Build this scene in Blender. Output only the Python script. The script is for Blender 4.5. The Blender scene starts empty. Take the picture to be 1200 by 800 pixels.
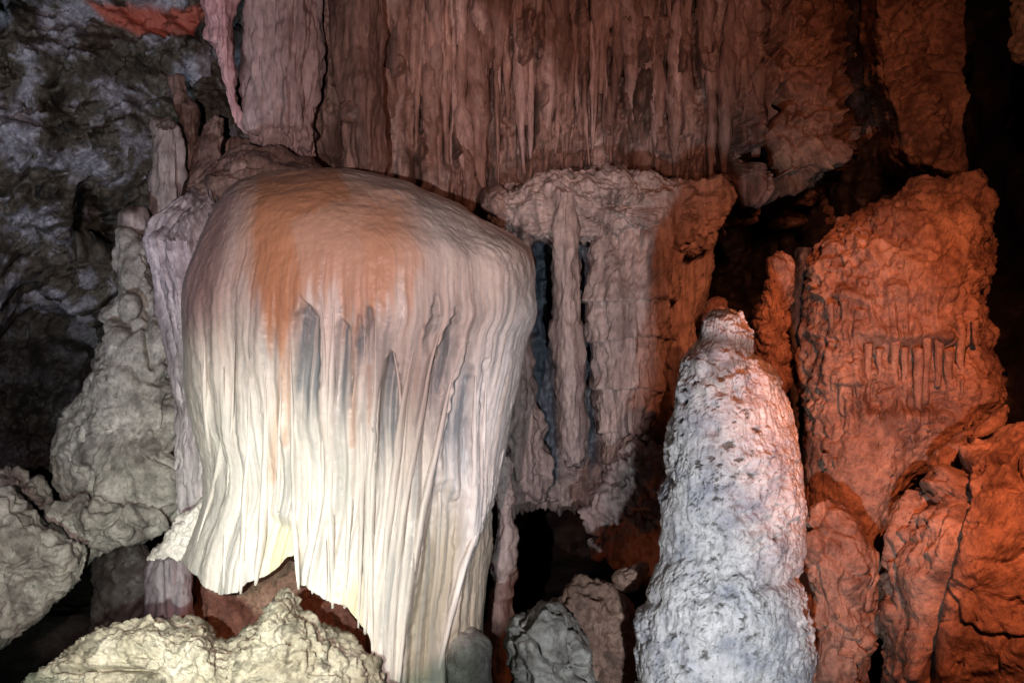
import bpy, math, random
import numpy as np
from mathutils import Vector

random.seed(7)
C = bpy.context.scene.collection
SC = bpy.context.scene

# ------------------------------------------------------------------ camera
F, CZ = 1150.0, 1.6           # focal length in photo pixels, eye height
cam_d = bpy.data.cameras.new('camera')
cam = bpy.data.objects.new('camera', cam_d); C.objects.link(cam)
cam.location = (0, 0, CZ); cam.rotation_euler = (math.radians(90), 0, 0)
cam_d.sensor_width = 36.0; cam_d.lens = 36.0 * F / 1200.0
cam_d.clip_start = 0.05; cam_d.clip_end = 200
SC.camera = cam

# ------------------------------------------------------------------ world: almost no ambient in the cave
w = bpy.data.worlds.new('World'); SC.world = w; w.use_nodes = True
bg = w.node_tree.nodes['Background']
bg.inputs['Color'].default_value = (0.75, 0.8, 1.0, 1); bg.inputs['Strength'].default_value = 0.006
SC.view_settings.view_transform = 'Standard'; SC.view_settings.look = 'None'
SC.view_settings.exposure = 0; SC.view_settings.gamma = 1
SC.render.engine = 'CYCLES'
SC.cycles.max_bounces = 4; SC.cycles.diffuse_bounces = 3

def at(px, py, Y):
    return ((px - 600.0) * Y / F, Y, CZ - (py - 400.0) * Y / F)

# ------------------------------------------------------------------ the floodlights of the cave, with added fills
def spot(name, loc, aim, color, power, half_deg, blend, radius=0.03):
    d = bpy.data.lights.new(name, 'SPOT'); o = bpy.data.objects.new(name, d); C.objects.link(o)
    o.location = loc
    o.rotation_euler = (Vector(aim) - Vector(loc)).to_track_quat('-Z', 'Y').to_euler()
    d.color = color; d.energy = power; d.spot_size = math.radians(2 * half_deg); d.spot_blend = blend
    d.shadow_soft_size = radius
    return o
spot('white_floodlight', (-0.95, 1.3, 0.85), at(280, 665, 6.0), (0.86, 1.0, 0.88), 820, 22.5, 1.0, 0.04)
spot('pink_flood_and_fill', (-0.45, 0.1, 1.6), at(335, 385, 8.0), (1.0, 0.73, 0.70), 860, 22.3, 0.12, 0.02)
spot('pink_flood_and_fill', (0.2, 0.1, 1.1), at(690, 30, 8.0), (1.0, 0.60, 0.52), 620, 13, 1.0, 0.02)  # added fill carrying pink light over the upper wall
spot('cool_floodlight', (0.6, 2.0, 0.3), at(805, 620, 5.0), (0.90, 0.93, 1.0), 360, 26, 0.5, 0.03)
spot('red_flood_and_fill', (1.3, 1.3, 2.9), at(1120, 515, 6.1), (1.0, 0.255, 0.10), 1600, 23.5, 1.0, 0.03)
spot('red_flood_and_fill', (1.5, 3.0, 3.5), at(1050, 90, 8.5), (1.0, 0.30, 0.14), 230, 17, 1.0, 0.03)  # added red fill aimed at the upper right wall
spot('red_flood_and_fill', (2.2, 3.5, 3.4), at(850, 340, 8.0), (1.0, 0.20, 0.05), 230, 14, 1.0, 0.03)  # added red fill for the wall side behind the stalagmite
spot('red_flood_and_fill', (1.6, 2.0, 3.4), at(720, 120, 8.0), (1.0, 0.38, 0.22), 260, 30, 1.0, 0.03)  # added broad red fill over the upper wall
spot('blue_floodlight', (-2.6, 2.5, 0.4), at(60, 120, 9.0), (0.78, 0.85, 1.0), 520, 28, 1.0, 0.05)
def lamp(name, loc, color, power, radius=0.05):
    d = bpy.data.lights.new(name, 'POINT'); o = bpy.data.objects.new(name, d); C.objects.link(o)
    o.location = loc; d.color = color; d.energy = power; d.shadow_soft_size = radius
lamp('added_red_fill', (-1.45, 5.78, -0.35), (1.0, 0.24, 0.09), 5)  # added unseen lamp, reddens the gap under the flowstone
lamp('added_red_fill', (0.72, 6.35, -0.45), (1.0, 0.22, 0.07), 2.5)  # added unseen lamp, reddens the boulder in the middle gap

# ------------------------------------------------------------------ noise in numpy
_rng = np.random.RandomState(3)
_perm = np.concatenate([_rng.permutation(256)] * 3).astype(np.int32)
_g = _rng.normal(size=(256, 3)); _g /= np.linalg.norm(_g, axis=1)[:, None]; _g = _g.astype(np.float32)

def perlin(P):
    P = np.asarray(P, np.float32)
    I = np.floor(P); f = P - I; I = I.astype(np.int32) & 255
    u = f * f * f * (f * (f * 6 - 15) + 10)
    out = 0
    for i in (0, 1):
        wx = u[:, 0] if i else 1 - u[:, 0]
        for j in (0, 1):
            wy = u[:, 1] if j else 1 - u[:, 1]
            for k in (0, 1):
                wz = u[:, 2] if k else 1 - u[:, 2]
                h = _perm[_perm[_perm[(I[:, 0] + i) & 255] + ((I[:, 1] + j) & 255)] + ((I[:, 2] + k) & 255)]
                g = _g[h]
                out = out + wx * wy * wz * (g[:, 0] * (f[:, 0] - i) + g[:, 1] * (f[:, 1] - j) + g[:, 2] * (f[:, 2] - k))
    return out * 1.5

def fbm(P, o=4, gain=0.5, lac=2.03):
    s = 0; a = 1.0; P = np.asarray(P, np.float32)
    for i in range(o):
        s = s + a * perlin(P + 17.3 * i); a *= gain; P = P * lac
    return s

def billow(P, o=4, gain=0.5, lac=2.03):
    s = 0; a = 1.0; P = np.asarray(P, np.float32)
    for i in range(o):
        s = s + a * (np.abs(perlin(P + 31.7 * i)) * 2 - 0.5); a *= gain; P = P * lac
    return s

def worley(P):
    P = np.asarray(P, np.float32); I = np.floor(P).astype(np.int32); n = len(P)
    d1 = np.full(n, 9, np.float32); d2 = np.full(n, 9, np.float32); idm = np.zeros(n, np.int32)
    for i in (-1, 0, 1):
        for j in (-1, 0, 1):
            for k in (-1, 0, 1):
                J = I + np.array([i, j, k], np.int32)
                h = _perm[_perm[_perm[J[:, 0] & 255] + (J[:, 1] & 255)] + (J[:, 2] & 255)]
                q = J + 0.5 + 0.42 * _g[h]
                d = np.sqrt(((P - q) ** 2).sum(1))
                m = d < d1
                d2 = np.where(m, d1, np.minimum(d2, d)); idm = np.where(m, h, idm); d1 = np.where(m, d, d1)
    return d1, d2, idm / 255.0

def sstep(a, b, x):
    t = np.clip((x - a) / (b - a), 0, 1); return t * t * (3 - 2 * t)

def polymask(px, py, poly, soft=6.0):
    """1 inside a polygon (photo pixels), 0 outside, soft across its edge"""
    x = np.asarray(px, float); y = np.asarray(py, float)
    ins = np.zeros(x.shape, bool); dist = np.full(x.shape, 1e9)
    n = len(poly)
    for i in range(n):
        x1, y1 = poly[i]; x2, y2 = poly[(i + 1) % n]
        if y1 != y2:
            c = ((y1 > y) != (y2 > y)) & (x < (x2 - x1) * (y - y1) / (y2 - y1) + x1); ins ^= c
        dx, dy = x2 - x1, y2 - y1; L = dx * dx + dy * dy + 1e-9
        t = np.clip(((x - x1) * dx + (y - y1) * dy) / L, 0, 1)
        dist = np.minimum(dist, np.hypot(x - x1 - t * dx, y - y1 - t * dy))
    sd = np.where(ins, dist, -dist)
    return sstep(-soft, soft, sd)

def polyline_dist(px, py, pts):
    d = np.full(np.shape(px), 1e9)
    for (x1, y1), (x2, y2) in zip(pts[:-1], pts[1:]):
        dx, dy = x2 - x1, y2 - y1; L = dx * dx + dy * dy + 1e-9
        t = np.clip(((px - x1) * dx + (py - y1) * dy) / L, 0, 1)
        d = np.minimum(d, np.hypot(px - x1 - t * dx, py - y1 - t * dy))
    return d

# ------------------------------------------------------------------ materials
def mat(name, cols, scale=3.0, streak=1.0, rough=0.75, bump=0.25, bump_scale=60.0, stains_and_light=(), spec=0.45, contrast=(0.3, 0.7), tex=0.45, speck=0.5):
    """limestone: noise-mixed colours; streak > 1 stretches the mix downwards; stains = [(attribute, colour)] of stains, painted light and shade"""
    m = bpy.data.materials.new(name); m.use_nodes = True; nt = m.node_tree; N = nt.nodes; L = nt.links
    b = N['Principled BSDF']
    geo = N.new('ShaderNodeNewGeometry')
    mp = N.new('ShaderNodeMapping'); mp.inputs['Scale'].default_value = (scale, scale, scale / streak)
    L.new(geo.outputs['Position'], mp.inputs['Vector'])
    n1 = N.new('ShaderNodeTexNoise'); n1.inputs['Scale'].default_value = 1; n1.inputs['Detail'].default_value = 8; n1.inputs['Roughness'].default_value = 0.62
    L.new(mp.outputs['Vector'], n1.inputs['Vector'])
    cr = N.new('ShaderNodeValToRGB'); e = cr.color_ramp.elements
    lo, hi = contrast
    e[0].position = lo; e[0].color = (*cols[0], 1); e[1].position = hi; e[1].color = (*cols[-1], 1)
    for i, c in enumerate(cols[1:-1]):
        q = e.new(lo + (hi - lo) * (i + 1) / (len(cols) - 1)); q.color = (*c, 1)
    L.new(n1.outputs['Fac'], cr.inputs['Fac'])
    cur = cr.outputs['Color']
    # fine speckle
    n2 = N.new('ShaderNodeTexNoise'); n2.inputs['Scale'].default_value = 22; n2.inputs['Detail'].default_value = 6; n2.inputs['Roughness'].default_value = 0.7
    mp2 = N.new('ShaderNodeMapping'); mp2.inputs['Scale'].default_value = (1, 1, 1 / streak)
    L.new(geo.outputs['Position'], mp2.inputs['Vector']); L.new(mp2.outputs['Vector'], n2.inputs['Vector'])
    mr = N.new('ShaderNodeMapRange'); mr.inputs['From Min'].default_value = 0.3; mr.inputs['From Max'].default_value = 0.7
    mr.inputs['To Min'].default_value = 1 - tex; mr.inputs['To Max'].default_value = 1 + tex * .75
    L.new(n2.outputs['Fac'], mr.inputs['Value'])
    mu = N.new('ShaderNodeVectorMath'); mu.operation = 'SCALE'
    L.new(cur, mu.inputs[0]); L.new(mr.outputs['Result'], mu.inputs['Scale']); cur = mu.outputs['Vector']
    # dark mineral specks
    n4 = N.new('ShaderNodeTexNoise'); n4.inputs['Scale'].default_value = 48; n4.inputs['Detail'].default_value = 4; n4.inputs['Roughness'].default_value = 0.6
    L.new(mp2.outputs['Vector'], n4.inputs['Vector'])
    m4 = N.new('ShaderNodeMapRange'); m4.inputs['From Min'].default_value = 0.58; m4.inputs['From Max'].default_value = 0.70; m4.inputs['To Min'].default_value = 1; m4.inputs['To Max'].default_value = 1 - speck
    L.new(n4.outputs['Fac'], m4.inputs['Value'])
    mu4 = N.new('ShaderNodeVectorMath'); mu4.operation = 'SCALE'; L.new(cur, mu4.inputs[0]); L.new(m4.outputs['Result'], mu4.inputs['Scale']); cur = mu4.outputs['Vector']
    for att, col in stains_and_light:
        a = N.new('ShaderNodeAttribute'); a.attribute_name = att
        mx = N.new('ShaderNodeMix'); mx.data_type = 'RGBA'
        L.new(a.outputs['Fac'], mx.inputs['Factor']); L.new(cur, mx.inputs['A']); mx.inputs['B'].default_value = (*col, 1)
        cur = mx.outputs['Result']
    L.new(cur, b.inputs['Base Color'])
    n5 = N.new('ShaderNodeTexNoise'); n5.inputs['Scale'].default_value = 7; n5.inputs['Detail'].default_value = 5; L.new(mp2.outputs['Vector'], n5.inputs['Vector'])
    m5 = N.new('ShaderNodeMapRange'); m5.inputs['From Min'].default_value = 0.38; m5.inputs['From Max'].default_value = 0.62; m5.inputs['To Min'].default_value = rough * .5; m5.inputs['To Max'].default_value = min(1, rough * 1.1)
    L.new(n5.outputs['Fac'], m5.inputs['Value']); L.new(m5.outputs['Result'], b.inputs['Roughness'])
    b.inputs['Specular IOR Level'].default_value = spec
    nb = N.new('ShaderNodeTexNoise'); nb.inputs['Scale'].default_value = bump_scale; nb.inputs['Detail'].default_value = 7; nb.inputs['Roughness'].default_value = 0.65
    mp3 = N.new('ShaderNodeMapping'); mp3.inputs['Scale'].default_value = (1, 1, 1 / streak)
    L.new(geo.outputs['Position'], mp3.inputs['Vector']); L.new(mp3.outputs['Vector'], nb.inputs['Vector'])
    bp = N.new('ShaderNodeBump'); bp.inputs['Strength'].default_value = bump; bp.inputs['Distance'].default_value = 0.03
    L.new(nb.outputs['Fac'], bp.inputs['Height']); L.new(bp.outputs['Normal'], b.inputs['Normal'])
    return m

ORANGE = (0.55, 0.28, 0.15); GREY = (0.15, 0.185, 0.21); BEIGE = (0.34, 0.29, 0.21); DARK = (0.06, 0.05, 0.045)
M = {}
M['flow'] = mat('flowstone_calcite', [(0.52, 0.48, 0.44), (0.68, 0.64, 0.59), (0.76, 0.73, 0.69)], 4, 14, 0.6, 0.2, 30,
                [('orange', ORANGE), ('mauve', (0.34, 0.22, 0.23)), ('beige', BEIGE), ('grey', GREY), ('yellow', (0.7, 0.62, 0.36))], 0.4, tex=.12, speck=.08)
M['shawl'] = mat('grey_drapery_calcite', [(0.22, 0.20, 0.21), (0.42, 0.38, 0.40), (0.56, 0.52, 0.52)], 5, 6, 0.7, 0.35, 30, [('dark', (.10, .085, .09))], tex=.3, speck=.4)
M['wall'] = mat('brown_curtain_stone', [(0.10, 0.062, 0.05), (0.22, 0.145, 0.12), (0.37, 0.26, 0.22)], 3.6, 5, 0.75, 0.5, 25, [('dark', DARK), ('pale', (0.42, 0.36, 0.34))], tex=.5)
M['pinkwall'] = mat('pink_grey_stone', [(0.19, 0.155, 0.145), (0.34, 0.29, 0.27), (0.44, 0.38, 0.35)], 3.6, 4, 0.75, 0.45, 25, [('dark', DARK), ('slate', (0.05, 0.085, 0.12))], tex=.4)
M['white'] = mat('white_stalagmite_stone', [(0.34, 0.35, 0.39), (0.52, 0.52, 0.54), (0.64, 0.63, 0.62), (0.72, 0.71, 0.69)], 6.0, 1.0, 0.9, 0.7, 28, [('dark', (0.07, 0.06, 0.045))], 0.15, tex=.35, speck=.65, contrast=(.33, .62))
M['red'] = mat('rusty_clay_stone', [(0.15, 0.085, 0.06), (0.30, 0.19, 0.14), (0.44, 0.30, 0.22)], 3.0, 1.0, 0.7, 0.7, 22, [('dark', (0.08, 0.045, 0.035)), ('pale', (0.52, 0.38, 0.29))], tex=.5, speck=.6)
M['grey'] = mat('grey_knobbly_stone', [(0.15, 0.14, 0.125), (0.28, 0.27, 0.24), (0.44, 0.425, 0.39)], 4.5, 1.0, 0.75, 0.6, 25, [('dark', DARK)], tex=.4)
M['yellow'] = mat('pale_crusted_stone', [(0.26, 0.225, 0.155), (0.52, 0.47, 0.36), (0.74, 0.69, 0.57)], 5, 1.0, 0.85, 0.8, 25, [('dark', (0.09, 0.08, 0.06))], tex=.45, speck=.6)
M['mottled'] = mat('mottled_blue_grey_stone', [(0.02, 0.02, 0.014), (0.075, 0.065, 0.045), (0.10, 0.095, 0.075), (0.25, 0.26, 0.29), (0.36, 0.38, 0.43)], 2.3, 1.0, 0.8, 0.7, 18, [('red', (0.42, 0.12, 0.08)), ('dark', (0.02, 0.02, 0.02))], contrast=(0.36, 0.63), tex=.6, speck=.7)
M['pinkcal'] = mat('pink_calcite', [(0.36, 0.20, 0.21), (0.55, 0.34, 0.35), (0.66, 0.46, 0.47)], 4, 5, 0.65, 0.35, 25, tex=.25)
M['pinkcol'] = mat('pinkish_column_stone', [(0.22, 0.15, 0.145), (0.38, 0.29, 0.28), (0.50, 0.40, 0.39)], 4, 5, 0.7, 0.45, 25, tex=.35)
M['fold'] = mat('pale_fold_stone', [(0.17, 0.12, 0.105), (0.30, 0.22, 0.20), (0.42, 0.32, 0.29)], 4, 5, 0.7, 0.45, 25, tex=.45)
M['slab'] = mat('mauve_painted_shade', [(0.10, 0.085, 0.10), (0.17, 0.145, 0.165), (0.22, 0.19, 0.21)], 4, 3, 0.8, 0.5, 25)  # shade on the block's front put into the stone colour
M['deep'] = mat('shade_dark_stone', [(0.02, 0.016, 0.015), (0.04, 0.033, 0.03), (0.06, 0.05, 0.045)], 1.5, 1.0, 0.85, 0.4, 20)  # colour kept near black to carry the darkness of the voids

# ------------------------------------------------------------------ mesh helpers
def link(name, me, m, parent=None):
    o = bpy.data.objects.new(name, me); C.objects.link(o)
    if m is not None and not me.materials: me.materials.append(m)
    if parent is not None: o.parent = parent
    return o

def mesh_np(name, V, Q, attrs=None):
    V = np.ascontiguousarray(V, np.float32); Q = np.ascontiguousarray(Q, np.int32)
    me = bpy.data.meshes.new(name)
    me.vertices.add(len(V)); me.vertices.foreach_set('co', V.ravel())
    k = Q.shape[1]
    me.loops.add(Q.size); me.loops.foreach_set('vertex_index', Q.ravel())
    me.polygons.add(len(Q)); me.polygons.foreach_set('loop_start', np.arange(0, Q.size, k, dtype=np.int32))
    me.polygons.foreach_set('loop_total', np.full(len(Q), k, np.int32))
    me.update(calc_edges=True)
    me.polygons.foreach_set('use_smooth', np.ones(len(Q), bool))
    for n, a in (attrs or {}).items():
        at_ = me.attributes.new(n, 'FLOAT', 'POINT'); at_.data.foreach_set('value', np.ascontiguousarray(a, np.float32))
    me.validate()
    return me

def grid_quads(nr, nc, wrap):
    r = np.arange(nr - 1)[:, None]; c = np.arange(nc if wrap else nc - 1)[None, :]
    c2 = (c + 1) % nc
    a = r * nc + c; b = r * nc + c2; d = (r + 1) * nc + c; e = (r + 1) * nc + c2
    return np.stack([a, b, e, d], -1).reshape(-1, 4)

def grid_normals(V, nr, nc, wrap):
    G = V.reshape(nr, nc, 3)
    if wrap: dc = np.roll(G, -1, 1) - np.roll(G, 1, 1)
    else: dc = np.gradient(G, axis=1)
    dr = np.gradient(G, axis=0)
    n = np.cross(dc, dr); L = np.linalg.norm(n, axis=2, keepdims=True)
    n = n / np.maximum(L, 1e-9)
    return n.reshape(-1, 3)

def smooth_closed(poly, n):
    """Catmull-Rom through a closed outline, n samples by arc length"""
    P = np.array(poly, float); k = len(P); out = []
    for i in range(k):
        p0, p1, p2, p3 = P[i - 1], P[i], P[(i + 1) % k], P[(i + 2) % k]
        t = np.linspace(0, 1, 24, endpoint=False)[:, None]
        out.append(0.5 * ((2 * p1) + (-p0 + p2) * t + (2 * p0 - 5 * p1 + 4 * p2 - p3) * t * t + (-p0 + 3 * p1 - 3 * p2 + p3) * t ** 3))
    Q = np.concatenate(out); Q = np.vstack([Q, Q[:1]])
    s = np.concatenate([[0], np.cumsum(np.hypot(*np.diff(Q, axis=0).T))])
    u = np.linspace(0, s[-1], n, endpoint=False)
    return np.stack([np.interp(u, s, Q[:, 0]), np.interp(u, s, Q[:, 1])], 1)

def pebble(name, poly, Y, T, disp, m, parent=None, p=2.4, centre=None, res=2.2, tilt=(0, 0), back=None, attrs=None):
    """a closed rock whose outline seen from the front is poly (photo pixels at distance Y), T metres thick towards the viewer"""
    P = np.array(poly, float)
    per = np.hypot(*(P - np.roll(P, 1, 0)).T).sum()
    nth = int(max(48, per / res)); B = smooth_closed(poly, nth)
    c = np.array(centre if centre else B.mean(0))
    rad = np.hypot(*(B - c).T).mean()
    nf = int(max(16, rad / res * 1.25)); nb = max(6, nf // 5)
    q = np.linspace(0, 1, nf); rf = np.sin(q * math.pi / 2) ** 1.0 * 0.9995
    rb = np.cos(np.linspace(0, 1, nb + 1)[1:] * math.pi / 2)
    r = np.concatenate([rf, rb]); front = np.concatenate([np.ones(nf), np.zeros(nb)])
    h = np.where(front > 0, T * np.maximum(0, 1 - r ** p) ** (1 / 2.0), -(back or T) * np.maximum(0, 1 - r ** 2) ** 0.5)
    PX = c[0] + r[:, None] * (B[None, :, 0] - c[0]); PY = c[1] + r[:, None] * (B[None, :, 1] - c[1])
    D = Y + tilt[0] * (PX - c[0]) / 100 + tilt[1] * (PY - c[1]) / 100 - h[:, None]
    # outline lies at distance Y: keep metres, not pixels, along the bulge
    Yb = Y + tilt[0] * (PX - c[0]) / 100 + tilt[1] * (PY - c[1]) / 100
    Dm = 0.75 * D + 0.25 * Yb
    X = (c[0] - 600) * D / F + (PX - c[0]) * Dm / F; Z = CZ - (c[1] - 400) * D / F - (PY - c[1]) * Dm / F
    V = np.stack([X, D, Z], -1).reshape(-1, 3)
    nr, nc = PX.shape
    Nn = grid_normals(V, nr, nc, True)
    ctr = V.mean(0); 
    if ((V - ctr) * Nn).sum() < 0: Nn = -Nn
    px, py = PX.ravel(), PY.ravel()
    fr = np.repeat(front, nc)
    d = disp(V, px, py, Nn) * 1.0
    V2 = V + Nn * d[:, None]
    V2[:nc] = V2[:nc].mean(0)
    Q = grid_quads(nr, nc, True)[:, ::-1]
    at_ = attrs(V, px, py, d) if attrs else {'dark': sstep(.12, .6, fbm(V * 6 + 5, 5, .6)) * .6}
    return link(name, mesh_np(name, V2, Q, at_), m, parent)

def sheet(name, x0, x1, y0, y1, depth, disp, m, parent=None, res=2.5, fold=0.5, attrs=None, warp=None):
    """rock face filling a rectangle of the view at distances depth(px,py), its rim folded back into the rock"""
    nx = int((x1 - x0) / res); ny = int((y1 - y0) / res)
    PX, PY = np.meshgrid(np.linspace(x0, x1, nx), np.linspace(y0, y1, ny))
    if warp: PX = warp(PX, PY)
    Y = depth(PX, PY)
    Yb = Y
    X = (PX - 600) * Yb / F; Z = CZ - (PY - 400) * Yb / F
    V = np.stack([X, Y, Z], -1).reshape(-1, 3)
    Nn = grid_normals(V, ny, nx, False)
    if Nn[:, 1].mean() > 0: Nn = -Nn
    Nn = .35 * Nn + np.array([0, -.65, 0]); Nn /= np.linalg.norm(Nn, axis=1)[:, None]
    px, py = PX.ravel(), PY.ravel()
    d = disp(V, px, py, Nn)
    V2 = (V + Nn * d[:, None]).reshape(ny, nx, 3)
    G = np.empty((ny + 2, nx + 2, 3), np.float32); G[1:-1, 1:-1] = V2
    G[0, 1:-1] = V2[0] + [0, fold, 0]; G[-1, 1:-1] = V2[-1] + [0, fold, 0]
    G[:, 0] = np.vstack([V2[:1, 0], V2[:, 0], V2[-1:, 0]]) + [0, fold, 0]
    G[:, -1] = np.vstack([V2[:1, -1], V2[:, -1], V2[-1:, -1]]) + [0, fold, 0]
    at_ = None
    if attrs:
        at_ = {k: np.pad(np.asarray(v).reshape(ny, nx), 1, mode='edge').ravel() for k, v in attrs(V, px, py, d).items()}
    return link(name, mesh_np(name, G.reshape(-1, 3), grid_quads(ny + 2, nx + 2, False)[:, ::-1], at_), m, parent)

def ring(name, prof, disp, m, parent=None, res=2.2, bottom=None, attrs=None, sq=1.0, nrow=None, inner=0.0, smooth=0.0, cap_lift=None, smooth_from=None):
    """an upright solid of stacked rings. prof rows: (py, xl, xr, Yc, T). Surface lines follow the fraction between xl and xr."""
    R0 = np.array(prof, float)
    yy = np.linspace(R0[0, 0], R0[-1, 0], 500); R = np.stack([yy] + [np.interp(yy, R0[:, 0], R0[:, k]) for k in range(1, 5)], 1)
    step = yy[1] - yy[0]
    if smooth_from:
        k0 = max(1, int(9 / step)); ke = np.hanning(2 * k0 + 3)[1:-1]; ke /= ke.sum(); w0 = sstep(225, 270, yy)
        for k in (1, 2): R[:, k] = R[:, k] * (1 - w0) + w0 * np.convolve(np.pad(R[:, k], k0, mode='edge'), ke, 'valid')[:len(yy)]
    kw = max(1, int(smooth / step))
    if kw > 1:
        ker = np.hanning(2 * kw + 3)[1:-1]; ker /= ker.sum()
        wt = sstep(0, 45, yy - (smooth_from if smooth_from else yy[0]))
        wt0 = sstep(0, 45, yy - yy[0])
        for k in range(1, 5):
            wt_k = wt0 if k > 2 else wt
            pad = np.concatenate([2 * R[0, k] - R[1:kw + 1, k][::-1], R[:, k], 2 * R[-1, k] - R[-kw - 1:-1, k][::-1]])
            R[:, k] = R[:, k] * (1 - wt_k) + np.convolve(pad, ker, 'valid')[:len(yy)] * wt_k
    ys = R[:, 0]; y0, y1 = ys[0], ys[-1]
    wmax = (R[:, 2] - R[:, 1]).max()
    nr = nrow or int(max(24, (y1 - y0) / res)); nfr = int(max(24, wmax * 1.35 / res)); nbk = max(10, nfr // 4)
    th = np.concatenate([np.linspace(0, math.pi, nfr, endpoint=False), np.linspace(math.pi, 2 * math.pi, nbk, endpoint=False)])
    s = (1 - np.cos(th)) / 2; fr = np.where(th < math.pi, 1.0, -1.0)
    sn = np.abs(np.sin(th)) ** sq
    nc = len(th)
    t = np.linspace(0, 1, nr) ** 1.12
    base = y0 + (y1 - y0) * t
    yb = np.full(nc, y1)
    if bottom is not None:
        yy = np.linspace(y0, y1, 600)
        xl = np.interp(yy, ys, R[:, 1]); xr = np.interp(yy, ys, R[:, 2])
        XX = xl[:, None] + s[None, :] * (xr - xl)[:, None]
        lim = bottom(XX)
        over = yy[:, None] > lim
        idx = np.where(over.any(0), over.argmax(0), 599); yb = yy[idx]
    PY = y0 + (base[:, None] - y0) / (y1 - y0) * (yb[None, :] - y0)
    def itp(k): return np.interp(PY, ys, R[:, k])
    XL, XR, YC, T = itp(1), itp(2), itp(3), itp(4)
    PX = XL + s[None, :] * (XR - XL)
    D = YC - fr[None, :] * T * sn[None, :]
    if inner:
        # hollow underside: fold the lower rim inwards and back up
        k = 10
        PXi = PX[-1:] + np.linspace(0, 0.25, k)[:, None] * ((XL[-1:] + XR[-1:]) / 2 - PX[-1:])
        PYi = PY[-1:] - np.linspace(0, 1, k)[:, None] * inner
        YCi = YC[-1:]; Di = YCi + (D[-1:] - YCi) * np.linspace(0.97, 0.7, k)[:, None]
        PX = np.vstack([PX, PXi]); PY = np.vstack([PY, PYi]); D = np.vstack([D, Di]); YC = np.vstack([YC, np.repeat(YC[-1:], k, 0)])
    cx = float(np.mean(R[:, 1] + R[:, 2]) / 2)
    X = (cx - 600) * D / F + (PX - cx) * (0.75 * D + 0.25 * YC) / F; Z = CZ - (PY - 400) * D / F
    nr = PX.shape[0]
    V = np.stack([X, D, Z], -1).reshape(-1, 3)
    Nn = grid_normals(V, nr, nc, True)
    c = np.stack([np.broadcast_to(X.mean(1, keepdims=True), X.shape), YC, Z], -1).reshape(-1, 3)
    if ((V - c) * Nn).sum() < 0: Nn = -Nn
    px, py = PX.ravel(), PY.ravel()
    S = np.broadcast_to(np.where(fr > 0, s, 2 - s)[None, :], PX.shape).ravel()
    d = disp(V, px, py, Nn, S)
    V2 = V + Nn * d[:, None]
    # close both ends
    Q = grid_quads(nr, nc, True)
    top = len(V2); V2 = np.vstack([V2, V2[:nc].mean(0), V2[-nc:].mean(0)])
    if cap_lift: V2[-1] = at(cx, cap_lift, float(R[-1, 3]) + .25)
    i = np.arange(nc); j = (i + 1) % nc
    cap1 = np.stack([np.full(nc, top), j, i, i], 1)[:, :3]
    at_ = None
    if attrs:
        at_ = {k: np.concatenate([np.asarray(v, float), [0, 0]]) for k, v in attrs(V, px, py, d, S).items()}
    tri2 = np.stack([np.full(nc, top + 1), (nr - 1) * nc + i, (nr - 1) * nc + j], 1)
    Vq, Qq = V2, Q[:, ::-1]
    tris = np.vstack([np.vstack([Qq[:, [0, 1, 2]], Qq[:, [0, 2, 3]]]), cap1[:, ::-1], tri2[:, ::-1]])
    return link(name, mesh_np(name, Vq, tris, at_), m, parent)

def rib(name, pts, m, parent=None, squash=1.0, seed=0, amp=0.15, nseg=40, nside=12, attrs=None):
    """a hanging rib or drapery: tapered tube along points (x, y, z, radius)"""
    P = np.array(pts, float)
    s = np.concatenate([[0], np.cumsum(np.linalg.norm(np.diff(P[:, :3], axis=0), axis=1))])
    u = np.linspace(0, s[-1], nseg)
    Q = np.stack([np.interp(u, s, P[:, k]) for k in range(4)], 1)
    k = np.array([.25, .5, .25])
    for _ in range(4):
        for c in range(4): Q[1:-1, c] = np.convolve(Q[:, c], k, 'valid')
    a = np.linspace(0, 2 * math.pi, nside, endpoint=False)
    V = np.empty((nseg, nside, 3))
    V[..., 0] = Q[:, 0:1] + Q[:, 3:4] * np.cos(a); V[..., 1] = Q[:, 1:2] + Q[:, 3:4] * np.sin(a) * squash; V[..., 2] = Q[:, 2:3]
    n = fbm(np.stack([np.broadcast_to(np.cos(a) * 1.6, (nseg, nside)).ravel() + seed * 7.1, np.broadcast_to(np.sin(a) * 1.6, (nseg, nside)).ravel(), np.repeat(u * 5, nside)], 1), 3).reshape(nseg, nside)
    V[..., :2] += (V[..., :2] - Q[:, None, :2]) * (n * amp * 2)[..., None]
    V = V.reshape(-1, 3)
    T = grid_quads(nseg, nside, True)
    tris = np.vstack([T[:, [0, 1, 2]], T[:, [0, 2, 3]]])
    V = np.vstack([V, Q[0, :3], Q[-1, :3]]); n0 = nseg * nside; i = np.arange(nside); j = (i + 1) % nside
    tris = np.vstack([tris, np.stack([np.full(nside, n0), j, i], 1), np.stack([np.full(nside, n0 + 1), (nseg - 1) * nside + i, (nseg - 1) * nside + j], 1)])
    return link(name, mesh_np(name, V, tris, attrs), m, parent)

def empty(name, loc):
    o = bpy.data.objects.new(name, None); C.objects.link(o); o.location = loc; o.empty_display_size = 0.2; return o
def hang(child, parent):
    child.parent = parent; child.matrix_parent_inverse = parent.matrix_basis.inverted(); return child
def tag(o, label, cat, group=None):
    o['label'] = label; o['category'] = cat
    group = group or {'boulder': 'boulders lying at the foot of the cave walls', 'column': 'stone columns around the flowstones', 'stalagmite': 'stalagmites right of centre'}.get(cat)
    if group: o['group'] = group
    return o
def struct(o): o['kind'] = 'structure'; return o

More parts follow.
